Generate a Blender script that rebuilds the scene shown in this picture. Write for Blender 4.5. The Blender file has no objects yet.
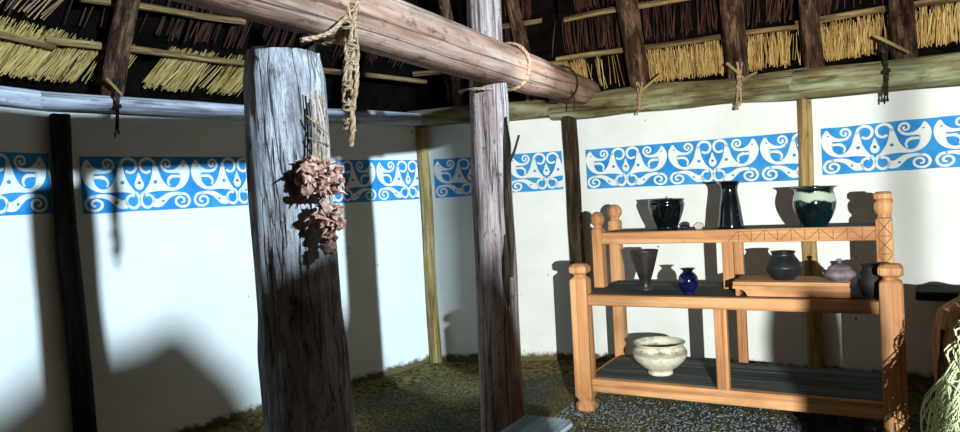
import bpy, bmesh, math, random
from mathutils import Vector, Matrix, noise
from mathutils.geometry import tessellate_polygon
random.seed(7)
PI = math.pi
scene = bpy.context.scene
COL = scene.collection
V = Vector

# ------------------------------------------------------------------ camera
F = 700.0
EYE = V((0, 0, 1.45))
CM = Matrix.Rotation(math.radians(90 - 2.05), 4, 'X') @ Matrix.Rotation(-0.060, 4, 'Z')
cd = bpy.data.cameras.new('camera')
cam = bpy.data.objects.new('camera', cd)
COL.objects.link(cam)
cam.matrix_world = Matrix.Translation(EYE) @ CM
cd.sensor_width = 36.0
cd.lens = 36.0 * F / 960.0
cd.clip_start = 0.05
scene.camera = cam
CM3 = CM.to_3x3()

def ray(x, y):
    return (CM3 @ V(((x - 480) / F, (216 - y) / F, -1))).normalized()
def at_y(x, y, Y):
    d = ray(x, y)
    return EYE + d * ((Y - EYE.y) / d.y)
def at_z(x, y, z):
    d = ray(x, y)
    return EYE + d * ((z - EYE.z) / d.z)
def at_wall(x, y, p, n):
    d = ray(x, y)
    return EYE + d * ((V((p[0], p[1], 0)) - EYE).dot(n) / d.dot(n))

# ------------------------------------------------------------------ mesh builder
def fnoise(x, y, z=0.0):
    return noise.noise(V((x, y, z)))

def catmull(pts, n=6, closed=False):
    P = [V(p) for p in pts]
    out = []
    m = len(P)
    rng = range(m) if closed else range(m - 1)
    for i in rng:
        if closed:
            a, b, c, d = P[(i - 1) % m], P[i], P[(i + 1) % m], P[(i + 2) % m]
        else:
            a, b, c, d = P[max(i - 1, 0)], P[i], P[i + 1], P[min(i + 2, m - 1)]
        for k in range(n):
            t = k / n
            out.append(0.5 * ((2 * b) + (c - a) * t + (2 * a - 5 * b + 4 * c - d) * t * t + (3 * b - a - 3 * c + d) * t ** 3))
    if not closed:
        out.append(P[-1])
    return out

class MB:
    def __init__(self):
        self.v, self.g, self.f, self.m = [], [], [], []
        self.seed = random.random() * 50
    def add(self, verts, faces, grain=None, mi=0):
        o = len(self.v)
        self.v += [V(p) for p in verts]
        self.g += [V(p) for p in (grain if grain else verts)]
        self.f += [tuple(i + o for i in f) for f in faces]
        self.m += [mi] * len(faces)
    def box(self, lo, hi, axis=0, mi=0, bev=0.004, M=None):
        """box with bevelled edges, grain along axis"""
        lo, hi = V(lo), V(hi)
        bm = bmesh.new()
        bmesh.ops.create_cube(bm, size=1)
        c, s = (lo + hi) / 2, hi - lo
        for w in bm.verts:
            w.co = V((w.co.x * s.x, w.co.y * s.y, w.co.z * s.z))
        b = min(bev, min(s) * 0.3)
        if b > 0:
            bmesh.ops.bevel(bm, geom=bm.edges[:], offset=b, segments=1, affect='EDGES')
        r = random.random() * 9
        vs, gs = [], []
        bm.verts.index_update()
        for w in bm.verts:
            p = w.co + c
            q = w.co
            g = [V((q.y, q.z, q.x)), V((q.x, q.z, q.y)), V((q.x, q.y, q.z))][axis] + V((r, r * .7, r * 3))
            vs.append((M @ p) if M else p)
            gs.append(g)
        self.add(vs, [[w.index for w in f.verts] for f in bm.faces], gs, mi)
        bm.free()
    def log(self, p0, p1, radii, seg=20, rings=24, amp=0.03, lump=0.05, bend=0.0, mi=0, flat=None, ktheta=2.6, cap=True, notch=None):
        """natural round timber from p0 to p1; radii=[(t,r)...]"""
        p0, p1 = V(p0), V(p1)
        ax = p1 - p0
        L = ax.length
        ax.normalize()
        ux = ax.orthogonal().normalized()
        if abs(ax.z) > .7:
            ux = (V((1, 0, 0)) - ax * ax.x).normalized()
        uy = ax.cross(ux)
        sd = self.seed + random.random() * 40
        def rad(t):
            for (a, ra), (b, rb) in zip(radii, radii[1:]):
                if t <= b:
                    k = (t - a) / (b - a)
                    k = k * k * (3 - 2 * k)
                    return ra + (rb - ra) * k
            return radii[-1][1]
        vs, gs, fs = [], [], []
        for i in range(rings + 1):
            t = i / rings
            r = rad(t)
            c = p0 + ax * (L * t) + ux * (bend * L * fnoise(t * 2.2, sd)) + uy * (bend * L * fnoise(t * 2.2, sd + 9))
            for j in range(seg):
                th = 2 * PI * j / seg
                a, b = math.cos(th), math.sin(th)
                d = 1 + lump * fnoise(a * .9 + sd, b * .9, t * L * 1.8) + amp * fnoise(a * ktheta + sd, b * ktheta, t * L * .9) + amp * .5 * fnoise(a * ktheta * 2.3, b * ktheta * 2.3 + sd, t * L * 2.4)
                rr = r * d
                z = 0.0
                if i == rings:
                    z = .012 * fnoise(a * 3, b * 3, sd)
                vs.append(c + (ux * a + uy * b) * rr + ax * z)
                gs.append(V((a * rr + sd, b * rr, t * L)))
        for i in range(rings):
            for j in range(seg):
                k = (j + 1) % seg
                fs.append((i * seg + j, i * seg + k, (i + 1) * seg + k, (i + 1) * seg + j))
        if cap:
            for base, rev in ((0, True), (rings * seg, False)):
                c = sum((vs[base + j] for j in range(seg)), V()) / seg
                ci = len(vs)
                vs.append(c)
                gs.append(V((sd, 0, 0 if rev else L)))
                for j in range(seg):
                    k = (j + 1) % seg
                    fs.append((base + k, base + j, ci) if rev else (base + j, base + k, ci))
        self.add(vs, fs, gs, mi)
    def tube(self, pts, r, seg=8, mi=0, r1=None, wob=0.0):
        pts = [V(p) for p in pts]
        n = len(pts)
        nrm = None
        vs, gs, fs = [], [], []
        acc = 0
        sd = random.random() * 30
        for i, p in enumerate(pts):
            t = (pts[min(i + 1, n - 1)] - pts[max(i - 1, 0)]).normalized()
            if nrm is None:
                nrm = t.orthogonal().normalized()
            nrm = (nrm - t * nrm.dot(t)).normalized()
            bn = t.cross(nrm)
            if i:
                acc += (p - pts[i - 1]).length
            rr = r if r1 is None else r + (r1 - r) * i / (n - 1)
            for j in range(seg):
                th = 2 * PI * j / seg
                k = rr * (1 + wob * fnoise(acc * 20, th, sd))
                vs.append(p + (nrm * math.cos(th) + bn * math.sin(th)) * k)
                gs.append(V((math.cos(th) * rr + sd, math.sin(th) * rr, acc)))
        for i in range(n - 1):
            for j in range(seg):
                k = (j + 1) % seg
                fs.append((i * seg + j, i * seg + k, (i + 1) * seg + k, (i + 1) * seg + j))
        fs.append(tuple(range(seg - 1, -1, -1)))
        fs.append(tuple((n - 1) * seg + j for j in range(seg)))
        self.add(vs, fs, gs, mi)
    def rope(self, pts, r, twist=60, strands=3, mi=0, seg=6, n=10):
        P = catmull(pts, n)
        acc = [0]
        for a, b in zip(P, P[1:]):
            acc.append(acc[-1] + (b - a).length)
        nrm = None
        frames = []
        for i, p in enumerate(P):
            t = (P[min(i + 1, len(P) - 1)] - P[max(i - 1, 0)]).normalized()
            if nrm is None:
                nrm = t.orthogonal().normalized()
            nrm = (nrm - t * nrm.dot(t)).normalized()
            frames.append((p, nrm, t.cross(nrm)))
        for s in range(strands):
            q = []
            for (p, a, b), l in zip(frames, acc):
                th = l * twist + 2 * PI * s / strands
                q.append(p + (a * math.cos(th) + b * math.sin(th)) * r * .5)
            self.tube(q, r * .56, seg, mi, wob=.15)
    def lathe(self, prof, seg=40, base=(0, 0, 0), mi=0, wob=0.0):
        base = V(base)
        sd = random.random() * 20
        vs, gs, fs = [], [], []
        n = len(prof)
        for (r, z) in prof:
            for j in range(seg):
                th = 2 * PI * j / seg
                k = r * (1 + wob * fnoise(math.cos(th) * .8 + sd, math.sin(th) * .8, z * 4))
                p = V((math.cos(th) * k, math.sin(th) * k, z))
                vs.append(base + p)
                gs.append(p)
        for i in range(n - 1):
            for j in range(seg):
                k = (j + 1) % seg
                fs.append((i * seg + j, i * seg + k, (i + 1) * seg + k, (i + 1) * seg + j))
        fs.append(tuple(range(seg - 1, -1, -1)))
        fs.append(tuple((n - 1) * seg + j for j in range(seg)))
        self.add(vs, fs, gs, mi)
    def sqpost(self, prof, c=(0, 0), ch=.18, mi=0):
        """square post lofted through (z, half width[, chamfer share])"""
        vs, gs, fs = [], [], []
        r = random.random() * 9
        for s in prof:
            z, h = s[0], s[1]
            k = h * (s[2] if len(s) > 2 else ch)
            ring = [(h, -h + k), (h, h - k), (h - k, h), (-h + k, h), (-h, h - k), (-h, -h + k), (-h + k, -h), (h - k, -h)]
            for (a, b) in ring:
                vs.append(V((c[0] + a, c[1] + b, z)))
                gs.append(V((a + r, b + r, z)))
        n = len(prof)
        for i in range(n - 1):
            for j in range(8):
                k = (j + 1) % 8
                fs.append((i * 8 + j, i * 8 + k, (i + 1) * 8 + k, (i + 1) * 8 + j))
        fs.append(tuple(range(7, -1, -1)))
        fs.append(tuple((n - 1) * 8 + j for j in range(8)))
        self.add(vs, fs, gs, mi)
    def lump(self, c, r, sub=2, amp=.3, freq=2.0, scale=(1, 1, 1), mi=0, rot=None):
        bm = bmesh.new()
        bmesh.ops.create_icosphere(bm, subdivisions=sub, radius=1)
        sd = random.random() * 60
        vs, gs = [], []
        bm.verts.index_update()
        for w in bm.verts:
            d = 1 + amp * fnoise(w.co.x * freq + sd, w.co.y * freq, w.co.z * freq)
            p = V((w.co.x * scale[0], w.co.y * scale[1], w.co.z * scale[2])) * (d * r)
            if rot:
                p = rot @ p
            vs.append(V(c) + p)
            gs.append(p + V((sd, sd, sd)))
        self.add(vs, [[w.index for w in f.verts] for f in bm.faces], gs, mi)
        bm.free()
    def strand(self, pts, w, mi=0):
        """thin three sided stalk"""
        self.tube(pts, w, 3, mi, r1=w * .55)
    def build(self, name, mats, parent=None, loc=None, smooth=True):
        me = bpy.data.meshes.new(name)
        off = V(loc) if loc is not None else V((0, 0, 0))
        me.from_pydata([tuple(p - off) for p in self.v], [], self.f)
        if not isinstance(mats, (list, tuple)):
            mats = [mats]
        for m in mats:
            me.materials.append(m)
        for p, mi in zip(me.polygons, self.m):
            p.material_index = mi
            p.use_smooth = smooth
        at = me.attributes.new('grain', 'FLOAT_VECTOR', 'POINT')
        fl = []
        for g in self.g:
            fl += [g.x, g.y, g.z]
        at.data.foreach_set('vector', fl)
        if smooth:
            me.set_sharp_from_angle(angle=math.radians(38))
        me.update()
        o = bpy.data.objects.new(name, me)
        COL.objects.link(o)
        if loc is not None and parent is None:
            o.location = off
        if parent is not None:
            o.parent = parent
        return o

def tag(o, label=None, cat=None, group=None, kind=None):
    if label: o['label'] = label
    if cat: o['category'] = cat
    if group: o['group'] = group
    if kind: o['kind'] = kind
    return o
def empty(name, loc, rz=0.0):
    o = bpy.data.objects.new(name, None)
    COL.objects.link(o)
    o.location = loc
    o.rotation_euler = (0, 0, rz)
    o.empty_display_size = .05
    return o

# ------------------------------------------------------------------ materials
def srgb(r, g, b):
    f = lambda c: (c / 255 / 12.92) if c / 255 < .04045 else ((c / 255 + .055) / 1.055) ** 2.4
    return (f(r), f(g), f(b), 1)

def mat_base(name, rough=.8, spec=.3):
    m = bpy.data.materials.new(name)
    m.use_nodes = True
    nt = m.node_tree
    b = nt.nodes['Principled BSDF']
    b.inputs['Roughness'].default_value = rough
    b.inputs['Specular IOR Level'].default_value = spec
    a = nt.nodes.new('ShaderNodeAttribute')
    a.attribute_name = 'grain'
    return m, nt, b, a.outputs['Vector']

def nz(nt, vec, scale, detail=6, rough=.6, sc=(1, 1, 1), dist=0.0):
    mp = nt.nodes.new('ShaderNodeMapping')
    mp.inputs['Scale'].default_value = sc
    nt.links.new(vec, mp.inputs['Vector'])
    n = nt.nodes.new('ShaderNodeTexNoise')
    n.inputs['Scale'].default_value = scale
    n.inputs['Detail'].default_value = detail
    n.inputs['Roughness'].default_value = rough
    n.inputs['Distortion'].default_value = dist
    nt.links.new(mp.outputs[0], n.inputs['Vector'])
    return n.outputs[0]
def ramp(nt, fac, stops):
    r = nt.nodes.new('ShaderNodeValToRGB')
    el = r.color_ramp.elements
    while len(el) < len(stops):
        el.new(.5)
    for e, (p, c) in zip(el, stops):
        e.position = p
        e.color = c if len(c) == 4 else (*c, 1)
    nt.links.new(fac, r.inputs[0])
    return r.outputs[0]
def mix(nt, fac, a, b, mode='MIX'):
    n = nt.nodes.new('ShaderNodeMix')
    n.data_type = 'RGBA'
    n.blend_type = mode
    for s, val in ((0, fac), (6, a), (7, b)):
        if hasattr(val, 'is_linked') or hasattr(val, 'links'):
            nt.links.new(val, n.inputs[s])
        else:
            n.inputs[s].default_value = val
    return n.outputs[2]
def bump(nt, b, h, strength=.5, dist=.01):
    n = nt.nodes.new('ShaderNodeBump')
    n.inputs['Strength'].default_value = strength
    n.inputs['Distance'].default_value = dist
    nt.links.new(h, n.inputs['Height'])
    nt.links.new(n.outputs[0], b.inputs['Normal'])

def wood(name, dark, mid, light, scale=14, stretch=.07, rough=.85, bstr=.6, bdist=.012, knots=True, spec=.2, crack=.5, fleck=.6):
    m, nt, b, g = mat_base(name, rough, spec)
    n1 = nz(nt, g, scale, 8, .65, (1, 1, stretch), .4)
    n2 = nz(nt, g, scale * 3.2, 6, .7, (1, 1, stretch * .5))
    c = ramp(nt, n1, [(.28, dark), (.46, mid), (.68, light)])
    c2 = ramp(nt, n2, [(.35, (.35, .33, .32)), (.55, (1, 1, 1))])
    c = mix(nt, .55, c, c2, 'MULTIPLY')
    if knots:
        n3 = nz(nt, g, 3.2, 3, .5, (1, 1, .55))
        c3 = ramp(nt, n3, [(.36, (.45, .38, .34)), (.5, (1, 1, 1))])
        c = mix(nt, .6, c, c3, 'MULTIPLY')
    n4 = nz(nt, g, scale * 1.1, 3, .5, (1, 1, stretch * .35), .2)
    c4 = ramp(nt, n4, [(.470, (1, 1, 1)), (.5, (crack, crack, crack)), (.53, (1, 1, 1))])
    c = mix(nt, 1.0, c, c4, 'MULTIPLY')
    n5 = nz(nt, g, scale * 2.2, 5, .7, (1, 1, .45))
    c5 = ramp(nt, n5, [(.33, (fleck, fleck, fleck)), (.45, (1, 1, 1))])
    c = mix(nt, 1.0, c, c5, 'MULTIPLY')
    nt.links.new(c, b.inputs['Base Color'])
    ad = nt.nodes.new('ShaderNodeMath')
    ad.operation = 'ADD'
    nt.links.new(n1, ad.inputs[0])
    nt.links.new(n2, ad.inputs[1])
    a2 = nt.nodes.new('ShaderNodeMath')
    a2.operation = 'ADD'
    nt.links.new(ad.outputs[0], a2.inputs[0])
    nt.links.new(c4, a2.inputs[1])
    bump(nt, b, a2.outputs[0], bstr, bdist)
    return m

def simple(name, c1, c2, scale=20, rough=.8, spec=.3, bstr=.3, bdist=.005, detail=6, stops=(.35, .65)):
    m, nt, b, g = mat_base(name, rough, spec)
    n = nz(nt, g, scale, detail)
    nt.links.new(ramp(nt, n, [(stops[0], c1), (stops[1], c2)]), b.inputs['Base Color'])
    if bstr:
        bump(nt, b, n, bstr, bdist)
    return m

def plaster():
    m, nt, b, g = mat_base('lime_plaster', .9, .15)
    n = nz(nt, g, 2.2, 5)
    c = ramp(nt, n, [(.3, srgb(222, 222, 214)), (.7, srgb(236, 236, 230))])
    # small pits and specks in the limewash
    vo = nt.nodes.new('ShaderNodeTexVoronoi')
    vo.inputs['Scale'].default_value = 7.0
    nt.links.new(g, vo.inputs['Vector'])
    sp = ramp(nt, vo.outputs['Distance'], [(.045, (.12, .1, .08)), (.075, (1, 1, 1))])
    n2 = nz(nt, g, 1.7, 3)
    msk = ramp(nt, n2, [(.52, (0, 0, 0)), (.6, (1, 1, 1))])
    c = mix(nt, msk, c, mix(nt, 1.0, c, sp, 'MULTIPLY'))
    # earth splash along the foot of the wall (grain z = height)
    sx = nt.nodes.new('ShaderNodeSeparateXYZ')
    nt.links.new(g, sx.inputs[0])
    n3 = nz(nt, g, 16, 6, .7)
    ma = nt.nodes.new('ShaderNodeMath')
    ma.operation = 'MULTIPLY_ADD'
    nt.links.new(n3, ma.inputs[0])
    ma.inputs[1].default_value = -.14
    nt.links.new(sx.outputs['Z'], ma.inputs[2])
    d = ramp(nt, ma.outputs[0], [(.0, (1, 1, 1)), (.035, (0, 0, 0))])
    c = mix(nt, d, c, srgb(96, 84, 56))
    nt.links.new(c, b.inputs['Base Color'])
    h = nz(nt, g, 9, 8, .6)
    bump(nt, b, h, .35, .02)
    return m

M = {}
M['plaster'] = plaster()
M['blue'] = simple('blue_paint', srgb(34, 124, 192), srgb(58, 152, 212), 6, .75, .2, .15, .004)
M['pale'] = simple('pale_paint', srgb(222, 222, 214), srgb(236, 236, 228), 5, .85, .15, .1, .003)
M['greypost'] = wood('grey_weathered_timber', srgb(62, 56, 58), srgb(172, 166, 168), srgb(232, 228, 230), 15, .26, .9, 1.0, .025, crack=.42, fleck=.45)
M['palepost'] = wood('pale_stripped_timber', srgb(84, 54, 50), srgb(190, 160, 150), srgb(232, 214, 206), 16, .08, .85, .9, .02, crack=.3, fleck=.35)
M['beam'] = wood('peeled_log', srgb(96, 58, 46), srgb(176, 134, 112), srgb(208, 176, 156), 9, .09, .8, .5, .012, crack=.35, fleck=.45)
M['bark'] = wood('dark_bark', srgb(24, 18, 14), srgb(62, 48, 36), srgb(104, 84, 62), 22, .15, .95, 1.0, .02)
M['darkpost'] = wood('dark_wall_timber', srgb(14, 12, 12), srgb(34, 29, 28), srgb(64, 56, 48), 18, .09, .95, .8, .015)
M['tanpost'] = wood('tan_wall_timber', srgb(108, 82, 42), srgb(168, 138, 84), srgb(206, 184, 132), 18, .06, .9, .6, .01)
M['plate'] = wood('mossy_wall_plate', srgb(62, 40, 24), srgb(128, 116, 78), srgb(190, 192, 156), 7, .2, .95, .9, .02)
M['plate_left'] = wood('grey_wall_plate', srgb(110, 104, 108), srgb(178, 180, 192), srgb(206, 210, 222), 10, .1, .95, .6, .012)
M['rafter'] = wood('smoked_rafter', srgb(12, 7, 5), srgb(80, 52, 38), srgb(158, 120, 92), 22, .26, .95, 1.0, .03)
M['batten'] = wood('batten_pole', srgb(44, 30, 20), srgb(120, 92, 58), srgb(186, 158, 104), 24, .08, .9, .6, .01)
M['pine'] = wood('planed_pine', srgb(150, 92, 52), srgb(202, 142, 92), srgb(224, 172, 122), 13, .035, .7, .25, .004, True, .3, crack=.8, fleck=.85)
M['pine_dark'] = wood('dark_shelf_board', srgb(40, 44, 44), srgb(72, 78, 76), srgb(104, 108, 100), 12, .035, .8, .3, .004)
M['groove'] = simple('cut_groove', srgb(112, 68, 38), srgb(128, 80, 46), 20, .9, .1, 0)
M['benchwood'] = wood('grey_bench_timber', srgb(84, 100, 112), srgb(138, 158, 172), srgb(180, 198, 208), 12, .05, .85, .4, .008)
M['soot'] = simple('sooty_thatch', srgb(4, 3, 3), srgb(17, 11, 9), 9, 1.0, .05, .8, .03)  # even near-black brown for the whole thatch surface
M['rope'] = simple('hemp_rope', srgb(110, 82, 60), srgb(196, 164, 130), 60, .95, .1, .5, .003)
M['twine_dark'] = simple('sooty_twine', srgb(20, 17, 14), srgb(64, 54, 42), 60, .95, .1, .4, .003)  # dark brown shared by the beam cord and hanging ties
M['herb'] = simple('dried_bulb_skin', srgb(84, 26, 18), srgb(218, 172, 150), 26, .75, .3, .8, .012, 6, (.36, .62))
M['stone'] = simple('gravel_stone', srgb(56, 62, 66), srgb(128, 138, 142), 30, .85, .3, .4, .004)

def reed_mat(name, c1, c2, c3):
    m, nt, b, g = mat_base(name, .85, .2)
    n = nz(nt, g, 14, 4, .6, (1, 1, .2))
    nt.links.new(ramp(nt, n, [(.3, c1), (.5, c2), (.7, c3)]), b.inputs['Base Color'])
    return m
M['reed_gold'] = reed_mat('golden_reed', srgb(58, 36, 18), srgb(184, 142, 78), srgb(230, 202, 140))
M['reed_green'] = reed_mat('green_yellow_reed', srgb(52, 42, 22), srgb(166, 138, 78), srgb(214, 186, 126))
M['reed_brown'] = reed_mat('brown_reed', srgb(70, 50, 34), srgb(150, 118, 84), srgb(190, 160, 120))
M['reed_soot'] = reed_mat('sooty_reed', srgb(16, 10, 8), srgb(58, 34, 26), srgb(104, 66, 48))  # dark brown tone for the upper reed courses
M['stump'] = wood('brown_stump', srgb(104, 62, 36), srgb(190, 130, 84), srgb(230, 186, 142), 10, .1, .85, .8, .015, crack=.6, fleck=.7)
M['straw_pale'] = reed_mat('pale_green_straw', srgb(120, 128, 92), srgb(198, 206, 162), srgb(232, 236, 206))

def floor_mat():
    m, nt, b, g = mat_base('packed_earth', .95, .1)
    n1 = nz(nt, g, 1.6, 5)
    n2 = nz(nt, g, 55, 8, .75)
    c1 = ramp(nt, n2, [(.36, srgb(40, 30, 16)), (.5, srgb(112, 98, 58)), (.64, srgb(184, 172, 116))])
    c2 = ramp(nt, n2, [(.34, srgb(32, 30, 24)), (.5, srgb(80, 80, 68)), (.68, srgb(138, 140, 124))])
    f = ramp(nt, n1, [(.42, (0, 0, 0)), (.6, (1, 1, 1))])
    nt.links.new(mix(nt, f, c1, c2), b.inputs['Base Color'])
    bump(nt, b, n2, 1.0, .04)
    return m
M['floor'] = floor_mat()
M['bank'] = simple('earth_bank', srgb(44, 34, 18), srgb(128, 112, 70), 24, .95, .1, 1.0, .03, 8)

def glaze(name, c1, c2, rough=.12, scale=8, bstr=.05, coat=.6):
    m, nt, b, g = mat_base(name, rough, .5)
    n = nz(nt, g, scale, 5)
    nt.links.new(ramp(nt, n, [(.35, c1), (.65, c2)]), b.inputs['Base Color'])
    b.inputs['Coat Weight'].default_value = coat
    b.inputs['Coat Roughness'].default_value = .08
    bump(nt, b, n, bstr, .004)
    return m, nt, b, g
M['glaze_black'] = glaze('blue_black_glaze', srgb(3, 6, 9), srgb(9, 20, 26))[0]
M['cobalt'] = glaze('cobalt_glaze', srgb(5, 8, 34), srgb(14, 24, 84), .1, 10)[0]
M['matte_black'] = glaze('burnished_black_clay', srgb(14, 17, 20), srgb(34, 40, 45), .42, 12, .1, .15)[0]
M['matte_brown'] = glaze('burnished_brown_clay', srgb(24, 20, 19), srgb(54, 45, 42), .5, 14, .1, .1)[0]
M['mauve'] = glaze('grey_mauve_clay', srgb(84, 74, 82), srgb(132, 118, 124), .7, 16, .1, .0)[0]
M['sooty_clay'] = glaze('sooty_clay', srgb(8, 7, 7), srgb(22, 18, 16), .7, 12, .1, .0)[0]
def banded():
    m, nt, b, g = glaze('teal_glaze_with_cream_drip', srgb(3, 10, 13), srgb(10, 34, 40), .12, 7)
    old = b.inputs['Base Color'].links[0].from_socket
    sx = nt.nodes.new('ShaderNodeSeparateXYZ')
    nt.links.new(g, sx.inputs[0])
    n = nz(nt, g, 9, 3, .5, (1, 1, .25))
    ma = nt.nodes.new('ShaderNodeMath')
    ma.operation = 'MULTIPLY_ADD'
    nt.links.new(n, ma.inputs[0])
    ma.inputs[1].default_value = .07
    nt.links.new(sx.outputs['Z'], ma.inputs[2])
    f = ramp(nt, ma.outputs[0], [(.186, (0, 0, 0)), (.194, (1, 1, 1)), (.238, (1, 1, 1)), (.246, (0, 0, 0))])
    nt.links.new(mix(nt, f, old, srgb(176, 190, 168)), b.inputs['Base Color'])
    return m
M['banded'] = banded()
def cream():
    m, nt, b, g = mat_base('cream_stoneware', .55, .35)
    n = nz(nt, g, 18, 7, .7)
    sx = nt.nodes.new('ShaderNodeSeparateXYZ')
    nt.links.new(g, sx.inputs[0])
    c = ramp(nt, n, [(.3, srgb(150, 142, 120)), (.46, srgb(216, 208, 184)), (.7, srgb(238, 232, 212))])
    ma = nt.nodes.new('ShaderNodeMath')
    ma.operation = 'MULTIPLY_ADD'
    nt.links.new(n, ma.inputs[0])
    ma.inputs[1].default_value = .078
    nt.links.new(sx.outputs['Z'], ma.inputs[2])
    f = ramp(nt, ma.outputs[0], [(.166, (1, 1, 1)), (.178, (.34, .31, .26)), (.196, (.42, .38, .32)), (.206, (1, 1, 1))])
    nt.links.new(mix(nt, .8, c, f, 'MULTIPLY'), b.inputs['Base Color'])
    bump(nt, b, n, .25, .004)
    return m
M['cream'] = cream()

# ------------------------------------------------------------------ the round house walls
P = [V((-2.95, 1.7)), V((-2.30, 3.83)), V((-1.52, 4.78)), V((-.44, 5.90)), V((.735, 5.64)), V((2.29, 4.87)), V((3.50, 4.08)), V((4.5, 3.1))]
NAMES = ['wall_left', 'wall_left_middle', 'wall_back_left', 'wall_back', 'wall_back_right', 'wall_right', 'wall_far_right']
WALL_TOP = 2.02
def wdir(i):
    d = (P[i + 1] - P[i])
    L = d.length
    d = d / L
    return V((d.x, d.y, 0)), V((d.y, -d.x, 0)), L      # along, inward normal, length

walls = []
for i, nm in enumerate(NAMES):
    d, n, L = wdir(i)
    mb = MB()
    nx, nzv = max(2, int(L / .06)), 34
    vs, gs, fs = [], [], []
    p0 = V((P[i].x, P[i].y, 0))
    for a in range(nx + 1):
        for b in range(nzv + 1):
            s, z = -.02 + (L + .04) * a / nx, WALL_TOP * b / nzv
            q = .006 * fnoise(s * 2.5 + i * 7, z * 2.5)
            if 1.36 < z < 1.84: q *= .15
            vs.append(p0 + d * s + V((0, 0, z)) + n * q)
            gs.append(V((s + i * 5.3, 0, z)))
    for a in range(nx):
        for b in range(nzv):
            k = a * (nzv + 1) + b
            fs.append((k, k + nzv + 1, k + nzv + 2, k + 1))
    mb.add(vs, fs, gs)
    lo = len(vs)
    back = [p0 + d * (-.02) - n * .16, p0 + d * (L + .02) - n * .16]
    bx = []
    for q in (p0 + d * (-.02) - n * .012, p0 + d * (L + .02) - n * .012, back[1], back[0]):
        bx += [q, q + V((0, 0, WALL_TOP))]
    mb.add(bx, [(0, 1, 3, 2), (2, 3, 5, 4), (4, 5, 7, 6), (6, 7, 1, 0), (1, 7, 5, 3), (0, 2, 4, 6)])
    walls.append(tag(mb.build(nm, M['plaster']), kind='structure'))

# ------------------------------------------------------------------ painted frieze
def stroke2d(pts, w0, w1=None, n=6):
    Q = catmull([(a, b, 0) for a, b in pts], n)
    w1 = w0 if w1 is None else w1
    L, R = [], []
    for i, p in enumerate(Q):
        t = (Q[min(i + 1, len(Q) - 1)] - Q[max(i - 1, 0)])
        t.normalize()
        nn = V((-t.y, t.x, 0))
        w = (w0 + (w1 - w0) * i / (len(Q) - 1)) / 2
        L.append((p + nn * w).to_2d())
        R.append((p - nn * w).to_2d())
    return [[L[i], L[i + 1], R[i + 1], R[i]] for i in range(len(Q) - 1)]
def fill2d(pts, n=4):
    return [[p.to_2d() for p in catmull([(a, b, 0) for a, b in pts], n, True)]]
def disc2d(c, r, n=14):
    return [[V((c[0] + r * math.cos(2 * PI * k / n), c[1] + r * math.sin(2 * PI * k / n))) for k in range(n)]]

white, blue2 = [], []
white += fill2d([(.13, .035), (.20, .14), (.31, .225), (.43, .24), (.52, .20), (.55, .235), (.48, .285), (.38, .30), (.23, .30), (.20, .32), (.23, .345), (.215, .42), (.25, .52),
                 (.33, .585), (.43, .575), (.52, .50), (.585, .38), (.625, .25), (.665, .14), (.72, .13), (.745, .28), (.79, .44), (.87, .58), (.955, .69), (.90, .70), (.80, .665), (.6, .645), (.34, .65), (.16, .575), (.05, .43), (.015, .26), (.05, .13)])
white += stroke2d([(.20, .355), (.31, .355), (.41, .39), (.455, .47), (.43, .55)], .085, .03)
white += stroke2d([(.52, .225), (.565, .15), (.53, .06), (.45, .04), (.395, .09), (.41, .165), (.47, .175), (.49, .13), (.46, .11)], .05, .035)
white += stroke2d([(.69, .18), (.70, .10), (.76, .035), (.84, .02), (.93, .06), (.965, .15), (.93, .25), (.85, .285), (.77, .25)], .06, .05)
DROP = len(white)
white += fill2d([(1, .28), (1.045, .40), (1.085, .50), (1.06, .585), (1, .615), (.94, .585), (.915, .50), (.955, .40)])
white += stroke2d([(.92, .66), (.985, .76), (.975, .88), (.90, .955), (.81, .935), (.755, .85), (.775, .755), (.85, .715), (.90, .735)], .06, .045)
white += fill2d([(.80, .93), (.70, .965), (.60, .945), (.52, .87), (.44, .79), (.33, .745), (.2, .735), (.2, .69), (.36, .675), (.5, .70), (.6, .76), (.68, .805), (.75, .80)])
white += stroke2d([(.24, .712), (.12, .735), (.055, .84), (.10, .945), (.21, .975), (.31, .925), (.325, .835), (.25, .78), (.17, .81), (.165, .875), (.225, .895)], .055, .04)
blue2 += disc2d((.145, .165), .02)
blue2 += disc2d((.70, .47), .036)
blue2 += disc2d((.575, .845), .026)
blue2 += disc2d((1, .48), .03)
blue2 += stroke2d([(.225, .325), (.33, .325), (.44, .315)], .03, .015)

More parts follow.
